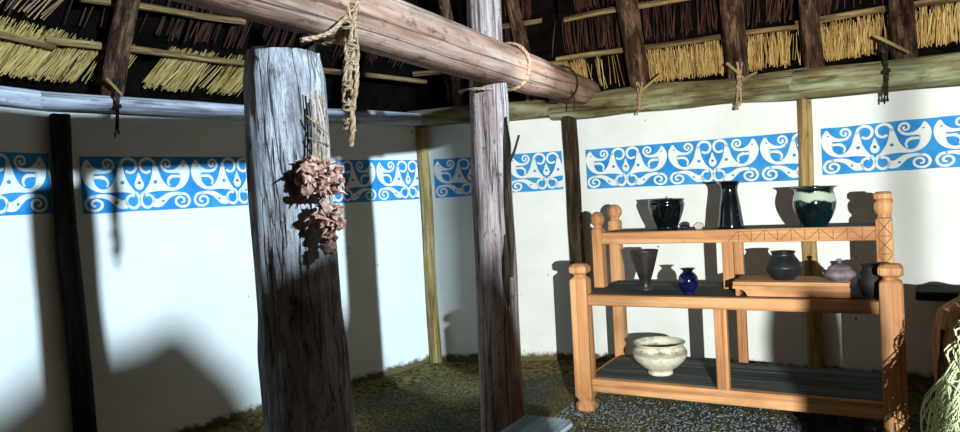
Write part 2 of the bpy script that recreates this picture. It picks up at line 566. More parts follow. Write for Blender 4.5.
def frieze(i, s0, s1, zb0, zt0, zb1, zt1, phase=0.0):
    """painted panel on wall i from s0 to s1; phase = where a motif starts"""
    d, n, L = wdir(i)
    p0 = V((P[i].x, P[i].y, 0))
    H = (zt0 - zb0 + zt1 - zb1) / 2
    bm = bmesh.new()
    def put(poly, a0, mirror, off, mi):
        vv = []
        tris = [(0, 1, 2, 3)] if len(poly) == 4 else tessellate_polygon([[V((q[0], q[1], 0)) for q in poly]])
        for q in poly:
            a = (2 - q[0]) if mirror else q[0]
            s = a0 + a * H
            k = (s - s0) / (s1 - s0)
            zb, zt = zb0 + (zb1 - zb0) * k, zt0 + (zt1 - zt0) * k
            b = .02 + .96 * q[1]
            vv.append(bm.verts.new(p0 + d * s + n * off + V((0, 0, zt + (zb - zt) * b))))
        for t in tris:
            bm.faces.new([vv[k] for k in t]).material_index = mi
    # blue ground, with a slightly uneven painted edge
    N = max(4, int((s1 - s0) / .05))
    rows = []
    for k in range(N + 1):
        s = s0 + (s1 - s0) * k / N
        t = k / N
        zb, zt = zb0 + (zb1 - zb0) * t, zt0 + (zt1 - zt0) * t
        rows.append([bm.verts.new(p0 + d * s + n * .0035 + V((0, 0, zb + .004 * fnoise(s * 6, i)))),
                     bm.verts.new(p0 + d * s + n * .0035 + V((0, 0, zt + .004 * fnoise(s * 6, i + 20))))])
    for a, b in zip(rows, rows[1:]):
        bm.faces.new((a[0], b[0], b[1], a[1])).material_index = 0
    a0 = s0 + phase
    while a0 > s0: a0 -= 2 * H
    first = True
    while a0 < s1:
        for mir in (False, True):
            for q_, poly in enumerate(white):
                if q_ == DROP and mir: continue
                put(poly, a0, mir, .0055, 1)
            for poly in blue2:
                put(poly, a0, mir, .0075, 0)
        a0 += 2 * H
    bm.normal_update()
    for s, sg in ((s0 + .004, -1), (s1 - .004, 1)):
        bmesh.ops.bisect_plane(bm, geom=bm.verts[:] + bm.edges[:] + bm.faces[:], plane_co=p0 + d * s, plane_no=d * sg, clear_outer=True)
    mb = MB()
    bm.verts.index_update()
    vs = [w.co.copy() for w in bm.verts]
    for f in bm.faces:
        mb.f.append(tuple(w.index for w in f.verts))
        mb.m.append(f.material_index)
    mb.v, mb.g = vs, [V(((p - p0).dot(d), 0, p.z)) for p in vs]
    bm.free()
    o = mb.build('painted_frieze', [M['blue'], M['pale']], walls[i], smooth=False)
    return o
def s_at(i, x, y):
    d, n, L = wdir(i)
    q = at_wall(x, y, P[i], n)
    return (q - V((P[i].x, P[i].y, 0))).dot(d), q.z
def frieze_px(i, tl, tr, br, bl, phase_px=None, s0=None, s1=None):
    a, zt0 = s_at(i, *tl)
    b, zt1 = s_at(i, *tr)
    _, zb1 = s_at(i, *br)
    _, zb0 = s_at(i, *bl)
    ka = lambda s, z0, z1: z0 + (z1 - z0) * (s - a) / (b - a)
    S0 = a if s0 is None else s0
    S1 = b if s1 is None else s1
    ph = 0.0
    if phase_px is not None:
        ph = s_at(i, *phase_px)[0] - S0
    frieze(i, S0, S1, ka(S0, zb0, zb1), ka(S0, zt0, zt1), ka(S1, zb0, zb1), ka(S1, zt0, zt1), ph)
    print('frieze', i, round(a, 2), round(b, 2), [round(q, 3) for q in (zb0, zt0, zb1, zt1)], 'L', round(wdir(i)[2], 2))
frieze_px(0, (2, 152), (48, 153.5), (50, 213), (2, 216), (47, 180), s0=.3)
frieze_px(1, (78, 156.5), (250, 157), (252, 205), (85, 214), s1=1.17)
frieze_px(2, (340, 160), (417, 160), (418, 199), (345, 203), (376, 180), s0=.06)
frieze_px(3, (433, 159.5), (562, 151), (566, 189), (437, 198), None)
frieze_px(4, (585, 150), (801, 132), (803, 180), (586, 189), None)
frieze_px(5, (820, 129), (958, 115), (958, 167), (820, 175.5), None, s1=1.38)

# ------------------------------------------------------------------ floor and the bank of earth at the foot of the wall
mb = MB()
NX, NY = 110, 110
vs, gs, fs = [], [], []
for a in range(NX + 1):
    for b in range(NY + 1):
        x, y = -3.6 + 8.6 * a / NX, -2.9 + 9.2 * b / NY
        z = .010 * fnoise(x * 1.3, y * 1.3) + .008 * fnoise(x * 4, y * 4, 3) - .012
        vs.append(V((x, y, z))); gs.append(V((x, y, z)))
for a in range(NX):
    for b in range(NY):
        k = a * (NY + 1) + b
        fs.append((k, k + NY + 1, k + NY + 2, k + 1))
mb.add(vs, fs, gs)
mb.add([(-3.6, -2.9, -.03), (5, -2.9, -.03), (5, 6.3, -.03), (-3.6, 6.3, -.03), (-3.6, -2.9, -.12), (5, -2.9, -.12), (5, 6.3, -.12), (-3.6, 6.3, -.12)],
       [(4, 7, 6, 5), (0, 1, 5, 4), (1, 2, 6, 5), (2, 3, 7, 6), (3, 0, 4, 7)])
tag(mb.build('floor', M['floor']), kind='structure')

side = ['left', 'left_middle', 'back_left', 'back', 'back_right', 'right', 'far_right']
for i in range(7):
    d, n, L = wdir(i)
    p0 = V((P[i].x, P[i].y, 0))
    mb = MB()
    vs, gs, fs = [], [], []
    NN = int(L / .03)
    prof = [(.002, .034), (.04, .036), (.09, .024), (.15, .012), (.22, .002), (.28, -.02)]
    for a in range(NN + 1):
        s = L * a / NN
        for (o, z) in prof:
            w = 1 + .5 * fnoise(s * 3, o * 6, i * 3) + .3 * fnoise(s * 13, o * 20, i)
            q = p0 + d * s + n * o + V((0, 0, z * w if z > 0 else z))
            vs.append(q); gs.append(q)
    m_ = len(prof)
    for a in range(NN):
        for b in range(m_ - 1):
            fs.append((a * m_ + b, a * m_ + b + 1, (a + 1) * m_ + b + 1, (a + 1) * m_ + b))
    mb.add(vs, fs, gs)
    tag(mb.build('baseboard_' + side[i], M['bank']), kind='structure')

# loose gravel in front of and under the shelf
mb = MB()
for k in range(2600):
    u, v = random.uniform(-.15, 1.9), random.gauss(.0, .22)
    x, y = .616 + .866 * u + .5 * v, 4.47 - .5 * u + .866 * v
    r = random.uniform(.003, .009)
    mb.lump((x, y, r * .3 - .006), r, 1, .4, 1.5, (1, random.uniform(.7, 1.2), .7))
tag(mb.build('gravel', M['stone']), 'loose grey gravel scattered on the earth floor in front of the shelf unit', 'gravel', kind='stuff')

# ------------------------------------------------------------------ wall posts
def wall_post(i, s, r, mat, label, z1=2.0, name='wall_post', tilt=0.0, inset=.02, twigs=0, bend=.01, amp=.12, flat=1.0):
    d, n, L = wdir(i)
    b = V((P[i].x, P[i].y, 0)) + d * s + n * inset
    mb = MB()
    mb.log(b + V((0, 0, -.01)), b + d * tilt + V((0, 0, z1)), [(0, r * 1.1), (.5, r), (1, r * .95)], 16, 40, amp, .12, bend)
    root = empty(name, b)
    tag(root, label, 'wall post', 'posts set along the plaster wall')
    mb.v = [q - b for q in mb.v]
    mb.build('post_shaft', mat, root)
    return root, b, d, n
wp = wall_post(1, .03, .052, M['darkpost'], 'dark rough wall post standing left of the large grey post, nearest the left edge', inset=.05)
wp3 = wall_post(3, .0, .05, M['tanpost'], 'tan wall post in the far corner, between the two standing posts', inset=.04)
wp4 = wall_post(4, .045, .06, M['bark'], 'dark bark-covered wall post left of the shelf unit under the end of the beam', inset=.05, amp=.2)
wp5 = wall_post(5, .0, .05, M['tanpost'], 'slim tan wall post behind the shelf unit, between two painted panels', inset=.012, amp=.1)
# twigs left on the bark post
mb = MB()
r4 = wp4[0]
for (a, b2) in (((570, 133), (578, 160)), ((566, 138), (572, 128))):
    q0, q1 = at_y(*a, 5.72) - wp4[1], at_y(*b2, 5.74) - wp4[1]
    mb.tube([q0, (q0 + q1) / 2 + V((.005, .0, .0)), q1], .010, 6, r1=.005)
mb.build('twig', M['tanpost'], r4)

# ------------------------------------------------------------------ wall plates
def plate(i, j, r, z, mat, label, inset=.03, ext=.1, zb=None):
    d, n, L = wdir(i)
    d2, n2, L2 = wdir(j)
    a = V((P[i].x, P[i].y, z)) + n * inset - d * ext
    b = V((P[j + 1].x, P[j + 1].y, z if zb is None else zb)) + n2 * inset + d2 * ext
    mb = MB()
    mb.log(a, b, [(0, r), (1, r)], 20, 60, .07, .16, .004)
    return tag(mb.build('wall_plate', mat), label, 'timber', 'log wall plates on top of the wall')
plate(0, 0, .052, 2.07, M['plate_left'], 'grey log wall plate over the wall at the left edge', inset=.0)
plate(1, 1, .052, 2.07, M['plate_left'], 'long grey log wall plate on the wall left of the large post')
plate(2, 2, .052, 2.07, M['plate_left'], 'pale log wall plate between the large grey post and the far corner')
plate(3, 3, .075, 2.08, M['plate'], 'brown log wall plate over the narrow back wall under the beam end')
plate(4, 4, .10, 2.075, M['plate'], 'thick mossy log wall plate above the shelf unit', zb=2.05)
plate(5, 6, .102, 2.05, M['plate'], 'thick mossy log wall plate at the right edge above the right painted panel', zb=1.97)

# ------------------------------------------------------------------ roof: thatch, battens, rafters
SL = math.radians(58)
RB = 2.17
def roof_frame(i):
    d, n, L = wdir(i)
    s = n * math.cos(SL) + V((0, 0, math.sin(SL)))
    o = -n * math.sin(SL) + V((0, 0, math.cos(SL)))
    b = V((P[i].x, P[i].y, RB)) + n * .02
    return d, n, L, s, o, b
mb = MB()
for i in range(7):
    d, n, L, s, o, b = roof_frame(i)
    nu, nv = int(L / .08) + 2, 34
    vs, gs, fs = [], [], []
    for a in range(nu + 1):
        for c in range(nv + 1):
            u, t = -.05 + (L + .1) * a / nu, -.15 + 3.4 * c / nv
            # panels taper towards the ridge
            k = 1 - .24 * max(t, 0)
            uu = L / 2 + (u - L / 2) * max(k, .12) * (1.0 + .05)
            q = b + d * uu + s * t + o * (.17 + .035 * fnoise(u * 6, t * 9, i * 4) + .02 * fnoise(u * 22, t * 5, i))
            vs.append(q); gs.append(q)
    for a in range(nu):
        for c in range(nv):
            k = a * (nv + 1) + c
            fs.append((k, k + nv + 1, k + nv + 2, k + 1))
    mb.add(vs, fs, gs)
    # outer face of the thatch
    q = [b + d * u + s * t + o * .45 for u in (-.3, L + .3) for t in (-.6, 3.3)]
    mb.add(q, [(0, 1, 3, 2)])
# the far half of the roof, behind the viewer, closing the cone
apex_z = 5.0
tag(mb.build('ceiling', M['soot']), kind='structure')

def fringe(i, u0, u1, t0, t1, count, mat, name, label, lean=0.0, w=.0035, off=.12, gap=None):
    d, n, L, s, o, b = roof_frame(i)
    mb = MB()
    k = 0
    while k < count:
        u = random.uniform(u0, u1)
        if gap and fnoise(u * gap[0], i * 3.1, gap[2] if len(gap) > 2 else 0) < gap[1] and random.random() < .85:
            k += 1
            continue
        ta, tb = t0 + random.uniform(-.02, .03), t1 + random.uniform(-.06, .02)
        p = b + d * u + s * ta + o * (off + random.uniform(-.02, .02))
        q = b + d * (u + lean + random.uniform(-.03, .03)) + s * tb + o * (off + random.uniform(-.03, .01))
        m_ = (p + q) / 2 + d * random.uniform(-.006, .006) - o * random.uniform(0, .012)
        mb.strand([p, m_, q], w * random.uniform(.7, 1.4))
        k += 1
    return tag(mb.build(name, mat), label, 'thatch', kind='stuff')
fringe(0, .6, 2.25, -.02, .26, 900, M['reed_green'], 'reed_thatch', 'green yellow reed thatch ends above the wall plate at the left edge', .10)
fringe(0, .9, 2.2, .30, .62, 500, M['reed_brown'], 'reed_thatch', 'brown reed thatch at the top left corner above the first batten', .12, gap=(2.2, -.05))
fringe(1, .0, .42, -.02, .22, 260, M['reed_green'], 'reed_thatch', 'thin green yellow reed ends left of the left rafter', .10, gap=(7, -.1))
fringe(1, .55, 1.2, -.02, .24, 380, M['reed_green'], 'reed_thatch', 'straggling reed ends between the left rafter and the large grey post', .12, gap=(6, 0.0))
fringe(3, .1, 1.2, -.02, .2, 200, M['reed_brown'], 'reed_thatch', 'dim reed ends over the back wall under the beam', .02, gap=(5, .0))
fringe(4, .0, 1.83, -.02, .24, 800, M['reed_gold'], 'reed_thatch', 'golden reed thatch ends above the wall plate over the shelf unit', .01, gap=(5, -.22))
fringe(5, .0, 1.45, -.02, .24, 720, M['reed_gold'], 'reed_thatch', 'golden reed thatch ends above the wall plate at the right edge', .01, gap=(4, -.3, 2))

for i in (0, 1, 2, 3, 4, 5):
    Lq = wdir(i)[2]
    fringe(i, .05, Lq - .05, .30, .60, int((60 if i < 3 else 100) * Lq), M['reed_soot'], 'reed_thatch', 'sooty reed courses between the lowest and second battens, ' + ('at the left edge', 'left of the large grey post', 'behind the hanging rope', 'behind the beam end', 'over the shelf unit', 'at the top right')[i], .03, .005, .13, gap=(3, -.05, i))
    if i == 2: continue
    fringe(i, .2, Lq - .2, .62, 1.1, int((50 if i < 3 else 110) * Lq), M['reed_soot'], 'reed_thatch', 'sooty reed courses above the second batten, ' + ('at the left edge', 'left of the large grey post', 'hidden above the beam', 'above the beam end', 'over the shelf unit', 'at the top right')[i], .03, .005, .13, gap=(3, -.05, i + 9))

BLAB = {
 (0, 0): 'lowest roof batten at the left edge above green reed ends', (0, 1): 'second roof batten in the top left corner',
 (1, 0): 'lowest roof batten left of the large grey post, crossing behind the left rafter', (1, 1): 'second roof batten left of the large grey post',
 (2, 0): 'lowest roof batten behind the hanging rope',
 (3, 0): 'lowest roof batten over the back wall behind the log beam', (3, 1): 'second roof batten over the back wall above the beam end',
 (4, 0): 'lowest roof batten over the shelf unit with golden reed below it', (4, 1): 'second roof batten over the shelf unit',
 (5, 0): 'lowest roof batten at the right edge with golden reed below it', (5, 1): 'second roof batten in the top right corner'}
for (i, k), lab in BLAB.items():
    d, n, L, s, o, b = roof_frame(i)
    t = ((.21, .47) if i < 3 else (.27, .58))[k]
    mb = MB()
    a, e = (-.02, L + .02) if k == 0 else (.12, L - .12)
    q0, q1 = b + d * a + s * t + o * .085, b + d * e + s * (t + random.uniform(-.02, .02)) + o * .085
    mb.log(q0, q1, [(0, .022), (1, .018)], 10, 30, .08, .2, .01)
    tag(mb.build('roof_batten', M['batten'], loc=q0), lab, 'batten', 'roof battens under the thatch')

def rafter(i, u, r, label, length=2.6, swing=0.0, mat='rafter'):
    d, n, L, s, o, b = roof_frame(i)
    p = b + d * u - s * .04
    q = b + d * (u + swing) + s * length
    mb = MB()
    mb.log(p, q, [(0, r), (1, r * .8)], 16, 50, .12, .18, .012)
    return tag(mb.build('rafter', M[mat], loc=p), label, 'rafter', 'pole rafters of the thatched roof'), p, s, o, d, n
def u_px(i, x, y):
    d, n, L = wdir(i)
    return s_at(i, x, y)[0]
raf = {}
raf['a'] = rafter(1, u_px(1, 112, 100), .062, 'leftmost rafter, rough purple brown pole rising left of the large grey post', swing=.05)
raf['b'] = rafter(2, .35, .05, 'dark rafter behind the hanging rope')
raf['c'] = rafter(3, .95, .055, 'dim rafter above the end of the log beam', swing=-.2)
raf['c2'] = rafter(3, .35, .05, 'dark rafter in the far corner behind the pale post')
raf['d'] = rafter(4, u_px(4, 642, 100), .075, 'gnarled rafter right of the log beam end, tied to the wall plate')
raf['e'] = rafter(4, u_px(4, 740, 92), .078, 'stout lit rafter above the middle of the shelf unit')
raf['f'] = rafter(5, u_px(5, 906, 74), .07, 'rafter at the top right above the right end of the shelf unit')
raf['g'] = rafter(5, u_px(5, 816, 82), .06, 'dark upper rafter between the two right-hand rafters')

# ------------------------------------------------------------------ standing posts and log beam
BA, BE = V((-1.25, 1.19, 2.175)), V((.915, 5.60, 2.175))
bdir = (BE - BA).normalized()
def beam_at(Y):
    return BA + bdir * ((Y - BA.y) / bdir.y)
# large grey post
c1 = V((-.660, 2.50, 0))
root = empty('timber_post', c1)
tag(root, 'large grey weathered timber post at left under the log beam', 'post')
mb = MB()
mb.log((0, 0, -.01), (-.012, 0, 1.972), [(0, .168), (.3, .158), (.45, .155), (.55, .142), (.8, .138), (.95, .134), (1, .122)], 44, 90, .10, .09, .004)
mb.build('post_shaft', M['greypost'], root)
mb = MB()
mb.log((-.10, .05, 1.85), (-.125, .10, 2.09), [(0, .045), (.6, .04), (1, .022)], 12, 12, .1, .1, .0)
mb.log((.07, .06, 1.9), (.07, .06, 2.06), [(0, .03), (1, .025)], 12, 8, .1, .1, .0)
mb.build('post_tenon', M['darkpost'], root)
# pale post
c2 = V((.055, 4.06, 0))
root2 = empty('timber_post', c2)
tag(root2, 'slimmer pale timber post in the middle, behind the log beam', 'post')
mb = MB()
mb.log((0, 0, -.01), (.05, 0, 3.15), [(0, .132), (.25, .126), (.45, .118), (.6, .112), (.75, .098), (1, .09)], 36, 90, .08, .07, .003)
mb.build('post_shaft', M['palepost'], root2)
mb = MB()
mb.log((.098, -.075, .95), (.112, -.065, 1.86), [(0, .022), (.3, .034), (.8, .028), (1, .012)], 14, 50, .35, .3, .02)
mb.log((.07, -.095, .75), (.08, -.095, 1.2), [(0, .015), (.5, .026), (1, .015)], 12, 30, .35, .3, .02)
mb.build('bark_strip', M['bark'], root2)
mb = MB()
q0, q1 = at_y(507, 168, 3.98) - c2, at_y(519, 135, 3.98) - c2
mb.tube(catmull([q0 - V((.02, 0, .02)), q0, (q0 + q1) / 2 + V((.006, 0, 0)), q1], 4), .010, 7, r1=.006, wob=.3)
mb.build('twig', M['bark'], root2)
# the log beam
root3 = empty('log_beam', BA)
tag(root3, 'long peeled log beam crossing overhead from top left to the back wall', 'beam')
mb = MB()
mb.log((0, 0, 0), BE - BA, [(0, .118), (.5, .128), (.68, .126), (.9, .112), (1, .105)], 40, 110, .025, .03, .002)
mb.build('log', M['beam'], root3)
# lashings round the beam
def ring(c, ax, r, turns=1, pitch=.0, squash=1.0, ph=0.0):
    ux = V((0, 0, 1))
    ux = (ux - ax * ux.dot(ax)).normalized()
    uy = ax.cross(ux)
    N = int(26 * turns)
    return [c + (ux * math.cos(2 * PI * k / 26 + ph) + uy * math.sin(2 * PI * k / 26 + ph)) * r + ax * (pitch * k / 26) for k in range(N + 1)]
mb = MB()
bc = beam_at(4.18)
for dz in (0, .018):
    mb.rope([p for p in ring(bc + bdir * dz, bdir, .137, 1.0)], .0085, 60, 3, n=2)
pc = V((c2.x, c2.y, 2.03))
q = bc - V((0, 0, .13))
mb.rope([q, (q + pc) / 2 + V((0, -.13, -.02)), pc + V((-.04, -.135, -.01)), pc + V((-.125, -.05, -.005)), pc + V((-.12, .08, 0))], .0085, 60, 3, n=6)
tag(mb.build('rope_lashing', M['rope'], loc=bc), 'pale rope lashing that ties the log beam to the pale post', 'rope')
mb = MB()
bc = beam_at(5.02)
mb.rope([p for p in ring(bc, bdir, .125, 1.0)], .008, 60, 3, n=2)
mb.rope([bc + V((.06, -.10, -.06)), bc + V((.075, -.115, -.13)), bc + V((.07, -.11, -.2))], .005, 60, 3)
tag(mb.build('rope_lashing', M['twine_dark'], loc=bc), 'dark cord tied round the log beam close to its far end', 'rope')

# rope hanging from the beam
mb = MB()
bc = beam_at(2.93)
bx = bc + V((.0, 0, 0))
hang = at_y(350, 40, 2.72)
def hp(x, y, Y=2.72): return at_y(x, y, Y)
root4 = empty('hanging_rope', hp(350, 0))
R4 = root4.location.copy()
tag(root4, 'knotted hemp rope hanging down from the log beam right of the large post', 'rope')
mb.rope([p - R4 for p in ring(beam_at(2.66), bdir, .136, 1.0, .0)], .008, 60, 3, n=2)
mb.rope([hp(364, -22, 2.62) - R4, hp(357, 8, 2.6) - R4, hp(351, 18, 2.58) - R4, hp(346, -2, 2.58) - R4, hp(343, -20, 2.6) - R4], .007, 70, 3)
mb.build('rope_loop', M['rope'], root4)
mb = MB()
for k, (dx, end) in enumerate(((0, 146), (6, 118), (-5, 110), (3, 132), (-2, 124), (7, 96))):
    pts = []
    for j in range(9):
        t = j / 8
        y = -12 + (end + 12) * t
        pts.append(hp(350 + dx * (1 - t * .4) + 2.5 * math.sin(t * 9 + k * 1.7), y, 2.60 + .016 * math.cos(t * 11 + k)) - R4)
    mb.rope(pts, .0095 if k < 3 else .0075, 55, 3, n=6)
for y, r in ((8, .024), (24, .026), (46, .02), (66, .022), (86, .02), (106, .022), (124, .015)):
    for a in range(3):
        th = a * 2.1 + y
        cpt = hp(350 + 1.5 * math.sin(y), y + a * 4 - 4, 2.60) - R4
        mb.rope([cpt + V((math.cos(th + w) * r, math.sin(th + w) * r * .9, .004 * math.sin(w * 2 + a))) for w in [k * PI / 4 for k in range(9)]], .006, 70, 3, n=2)
mb.build('rope_tail', M['rope'], root4)
mb = MB()
mb.rope([hp(301, 40, 2.36) - R4, hp(318, 37, 2.42) - R4, hp(332, 31, 2.48) - R4, hp(347, 16, 2.56) - R4], .008, 60, 3)
mb.build('rope_end', M['rope'], root4)

# dried bulbs hanging on the large post
hb = V((c1.x + .105, c1.y - .16, 0))
def hb_px(x, y, dy=0): return at_y(x, y, 2.345 + dy)
root5 = empty('dried_bulb_bunch', hb_px(316, 95))
R5 = root5.location.copy()
tag(root5, 'bunch of dried reddish bulbs tied with straw twine to the large grey post', 'dried bulbs')
mb = MB()
for k in range(7):
    x0, x1 = 311 + k * 1.6 + random.uniform(-1, 1), 314 + k * 2.2
    mb.tube(catmull([hb_px(x0, 95 + random.uniform(-5, 12), .03) - R5, hb_px((x0 + x1) / 2 + random.uniform(-4, 4), 128, .02) - R5, hb_px(x1, 162) - R5], 5), .0028, 5, wob=.2)
mb.tube([hb_px(307, 116, .02) - R5, hb_px(328, 134, .0) - R5], .003, 5)
mb.tube([hb_px(309, 138, .02) - R5, hb_px(331, 146, .0) - R5], .003, 5)
mb.tube(catmull([hb_px(322, 185) - R5, hb_px(327, 205) - R5, hb_px(326, 245) - R5], 4), .004, 5)
mb.build('twine', M['rope'], root5)
def cluster(cx, cy, rx, ry, n):
    mb = MB()
    for k in range(n):
        a, q = random.uniform(0, 2 * PI), math.sqrt(random.random())
        x, y = cx + rx * q * math.cos(a), cy + ry * q * math.sin(a)
        p = hb_px(x, y, random.uniform(-.035, .03) - .02 * (1 - q)) - R5
        r = random.uniform(.010, .019)
        R = Matrix.Rotation(random.uniform(0, 6), 3, 'X') @ Matrix.Rotation(random.uniform(0, 6), 3, 'Y')
        mb.lump(p, r, 2, .75, 1.9, (1, .8, 1.3), 0, R)
        if random.random() < .5:
            # papery skin tail
            e = V((random.uniform(-1, 1), random.uniform(-1, .2), random.uniform(-.6, 1))).normalized()
            mb.tube([p, p + e * r * 1.6, p + e * r * 2.5 + V((0, 0, -.005))], r * .45, 5, r1=.001, wob=.6)
    return mb
cluster(320, 178, 22, 20, 75).build('bulb_cluster', M['herb'], root5)
cluster(328, 220, 14, 17, 45).build('bulb_cluster', M['herb'], root5)
cluster(328, 243, 7, 8, 12).build('bulb_cluster', M['herb'], root5)

# twine ties where rafters meet the plate
def tie(i, x, y_top, y_bot, mat, label, peg=None, spread=6, inset=.16, r=.0068):
    d, n, L = wdir(i)
    pl = V((P[i].x, P[i].y, 0)) + n * inset
    q = lambda X, Y: at_wall(X, Y, pl, n)
    base = q(x, y_bot)
    root = empty('twine_tie', base)
    tag(root, label, 'twine', 'twine ties that hold the rafters')
    mb = MB()
    for k in range(4):
        xa = x + random.uniform(-2, 2)
        xb = x + spread * (k - 1.5) / 1.5 * .5
        ye = y_bot - random.uniform(0, 10) if k else y_bot
        ym = (y_top + y_bot) / 2
        mb.rope([q(xa - 4 + 2 * k, y_top) - base, q(xa, ym - 6) - base, q(x + random.uniform(-2, 2), ym + 4) - base, q(xb, ye) - base], r, 70, 2, n=5)
    kn = q(x, (y_top + y_bot) / 2) - base
    for a in range(2):
        mb.rope([kn + V((math.cos(w) * .022, math.sin(w) * .02, .01 * a + .006 * math.cos(w))) for w in [k * PI / 4 for k in range(9)]], r * .9, 70, 2, n=2)
    mb.build('twine', mat, root)
    if peg:
        mb = MB()
        for (p, e) in peg:
            mb.tube([q(*p) - base, q(*e) - base], .011, 7, r1=.008, wob=.3)
        mb.build('peg', M['tanpost'], root)
    return root
tie(4, 640, 82, 115, M['rope'], 'pale twine tie with a peg on the gnarled rafter right of the beam end', [((640, 92), (662, 73))])
tie(4, 739, 62, 110, M['rope'], 'pale twine tie with pegs on the stout rafter above the shelf unit', [((727, 63), (744, 78)), ((742, 80), (757, 72))])
tie(5, 886, 40, 104, M['twine_dark'], 'dark twine hanging from the rafter at the top right', [((876, 36), (910, 53))], 3, .2, .008)
tie(1, 117, 78, 138, M['twine_dark'], 'dark twine hanging from the leftmost rafter across the white wall', [((106, 78), (122, 95))], 4, .12, .005)

# ------------------------------------------------------------------ shelf unit
SO = V((.616, 4.47, 0))
RZ = math.radians(-30)
SM = Matrix.Translation(SO) @ Matrix.Rotation(RZ, 4, 'Z')
LEN, D1, D2 = 1.72, .32, .67
sh = empty('shelf_unit', SO, RZ)
tag(sh, 'open three tier pine shelf unit with turned post tops, holding the pottery', 'shelf unit')
Mid = LEN / 2
ZB, ZM, ZT = .214, .752, 1.122
def lowpost(u, v):
    mb = MB()
    mb.sqpost([(0, .052, .5), (.012, .062, .5), (.045, .062, .5), (.062, .046, .5), (.075, .046, .35), (.10, .056, .1), (.84, .054, .1), (.852, .052, .2), (.868, .036, .5), (.878, .036, .5), (.892, .056, .25),
               (.898, .058, .2), (.928, .058, .2), (.945, .044, .4), (.948, .02, .5)], (u, v))
    return mb
for u in (0, LEN):
    lowpost(u, 0).build('front_post', M['pine'], sh)
def uppost(u, v, z0, zt, h, big=False):
    mb = MB()
    mb.sqpost([(z0, h, .1), (zt - .125, h, .1), (zt - .118, h * .95, .2), (zt - .108, h * .68, .45), (zt - .098, h * .68, .5), (zt - .085, h * .95, .55), (zt - .07, h * 1.22, .58), (zt - .04, h * 1.24, .58), (zt - .02, h * .98, .58), (zt - .006, h * .6, .58), (zt, h * .2, .58)], (u, v))
    return mb
uppost(.02, D1, ZM, 1.262, .036).build('upper_post', M['pine'], sh)
# right hand upper post is a square carved block
mb = MB()
mb.sqpost([(ZM, .042, .08), (1.155, .042, .08), (1.163, .038, .2), (1.172, .030, .4), (1.182, .030, .4), (1.195, .040, .3), (1.215, .046, .3), (1.24, .046, .3), (1.256, .040, .35), (1.262, .033, .4), (1.275, .046, .2), (1.30, .046, .2), (1.312, .034, .4)], (LEN - .02, D1))
fy = D1 - .0425
def groove(mb, a, b, wdt=.004):
    """cut line on a front face, from (u,z) to (u,z) at depth v"""
    (u0, z0, v0), (u1, z1, v1) = a, b
    t = V((u1 - u0, 0, z1 - z0)).normalized()
    nn = V((-t.z, 0, t.x)) * wdt / 2
    p = [V((u0, v0, z0)) - nn, V((u1, v1, z1)) - nn, V((u1, v1, z1)) + nn, V((u0, v0, z0)) + nn]
    q = [w + V((0, -.0012, 0)) for w in p]
    mb.add(q + p, [(0, 1, 2, 3), (4, 7, 6, 5), (0, 4, 5, 1), (1, 5, 6, 2), (2, 6, 7, 3), (3, 7, 4, 0)], None, 1)
uc = LEN - .02
for z0 in (1.075, .975, .875):
    groove(mb, (uc - .034, z0, fy), (uc + .034, z0 + .085, fy))
    groove(mb, (uc + .034, z0, fy), (uc - .034, z0 + .085, fy))
    groove(mb, (uc - .036, z0 + .0925, fy), (uc + .036, z0 + .0925, fy))
mb.build('upper_post', [M['pine'], M['groove']], sh)
for u in (.02, LEN - .02):
    uppost(u, D2, 0.0, 1.295, .040).build('back_post', M['pine'], sh)
# stiles in the middle
mb = MB(); mb.box((Mid - .035, -.025, ZB - .02), (Mid + .035, .03, .69), 2); mb.build('stile', M['pine'], sh)
mb = MB(); mb.box((Mid - .028, D2 - .03, .0), (Mid + .03, D2 + .02, 1.05), 2); mb.build('stile', M['pine'], sh)
mb = MB(); mb.box((Mid - .035, D1 - .025, ZM), (Mid + .03, D1 + .025, 1.045), 2); mb.build('stile', M['pine'], sh)
# rails
def rail(u0, u1, v0, v1, z0, z1, carve=0):
    mb = MB()
    mb.box((u0, v0, z0), (u1, v1, z1), 0)
    if carve:
        n = carve
        for k in range(n // 2, n):
            a, b = u0 + (u1 - u0) * (k + .1) / n, u0 + (u1 - u0) * (k + .95) / n
            if k % 2: groove(mb, (a, z0 + .01, v0 - .0005), (b, z1 - .01, v0 - .0005), .003)
            else: groove(mb, (a, z1 - .01, v0 - .0005), (b, z0 + .01, v0 - .0005), .003)
            groove(mb, (b, z0 + .008, v0 - .0005), (b, z1 - .008, v0 - .0005), .003)
    return mb
rail(.054, LEN - .054, -.03, .02, .128, ZB, 0).build('front_rail', M['pine'], sh)
rail(.054, LEN - .054, -.03, .02, .684, ZM, 0).build('front_rail', [M['pine'], M['groove']], sh)
rail(.05, LEN - .05, D1 - .032, D1 + .015, 1.042, ZT, 22).build('top_rail', [M['pine'], M['groove']], sh)
for z in (.15, .70, 1.06):
    rail(.06, LEN - .06, D2 - .025, D2 + .02, z, z + .045).build('back_rail', M['pine'], sh)
for u in (0.0, LEN):
    for (z0, z1) in ((.14, .195), (.69, .735)):
        mb = MB(); mb.box((u - .022, .054, z0), (u + .022, D2 - .04, z1), 1); mb.build('side_rail', M['pine'], sh)
    mb = MB(); mb.box((u - .02 + (.02 if u == 0 else -.02), D1 + .037, 1.045), (u + .02 + (.02 if u == 0 else -.02), D2 - .04, 1.10), 1); mb.build('side_rail', M['pine'], sh)
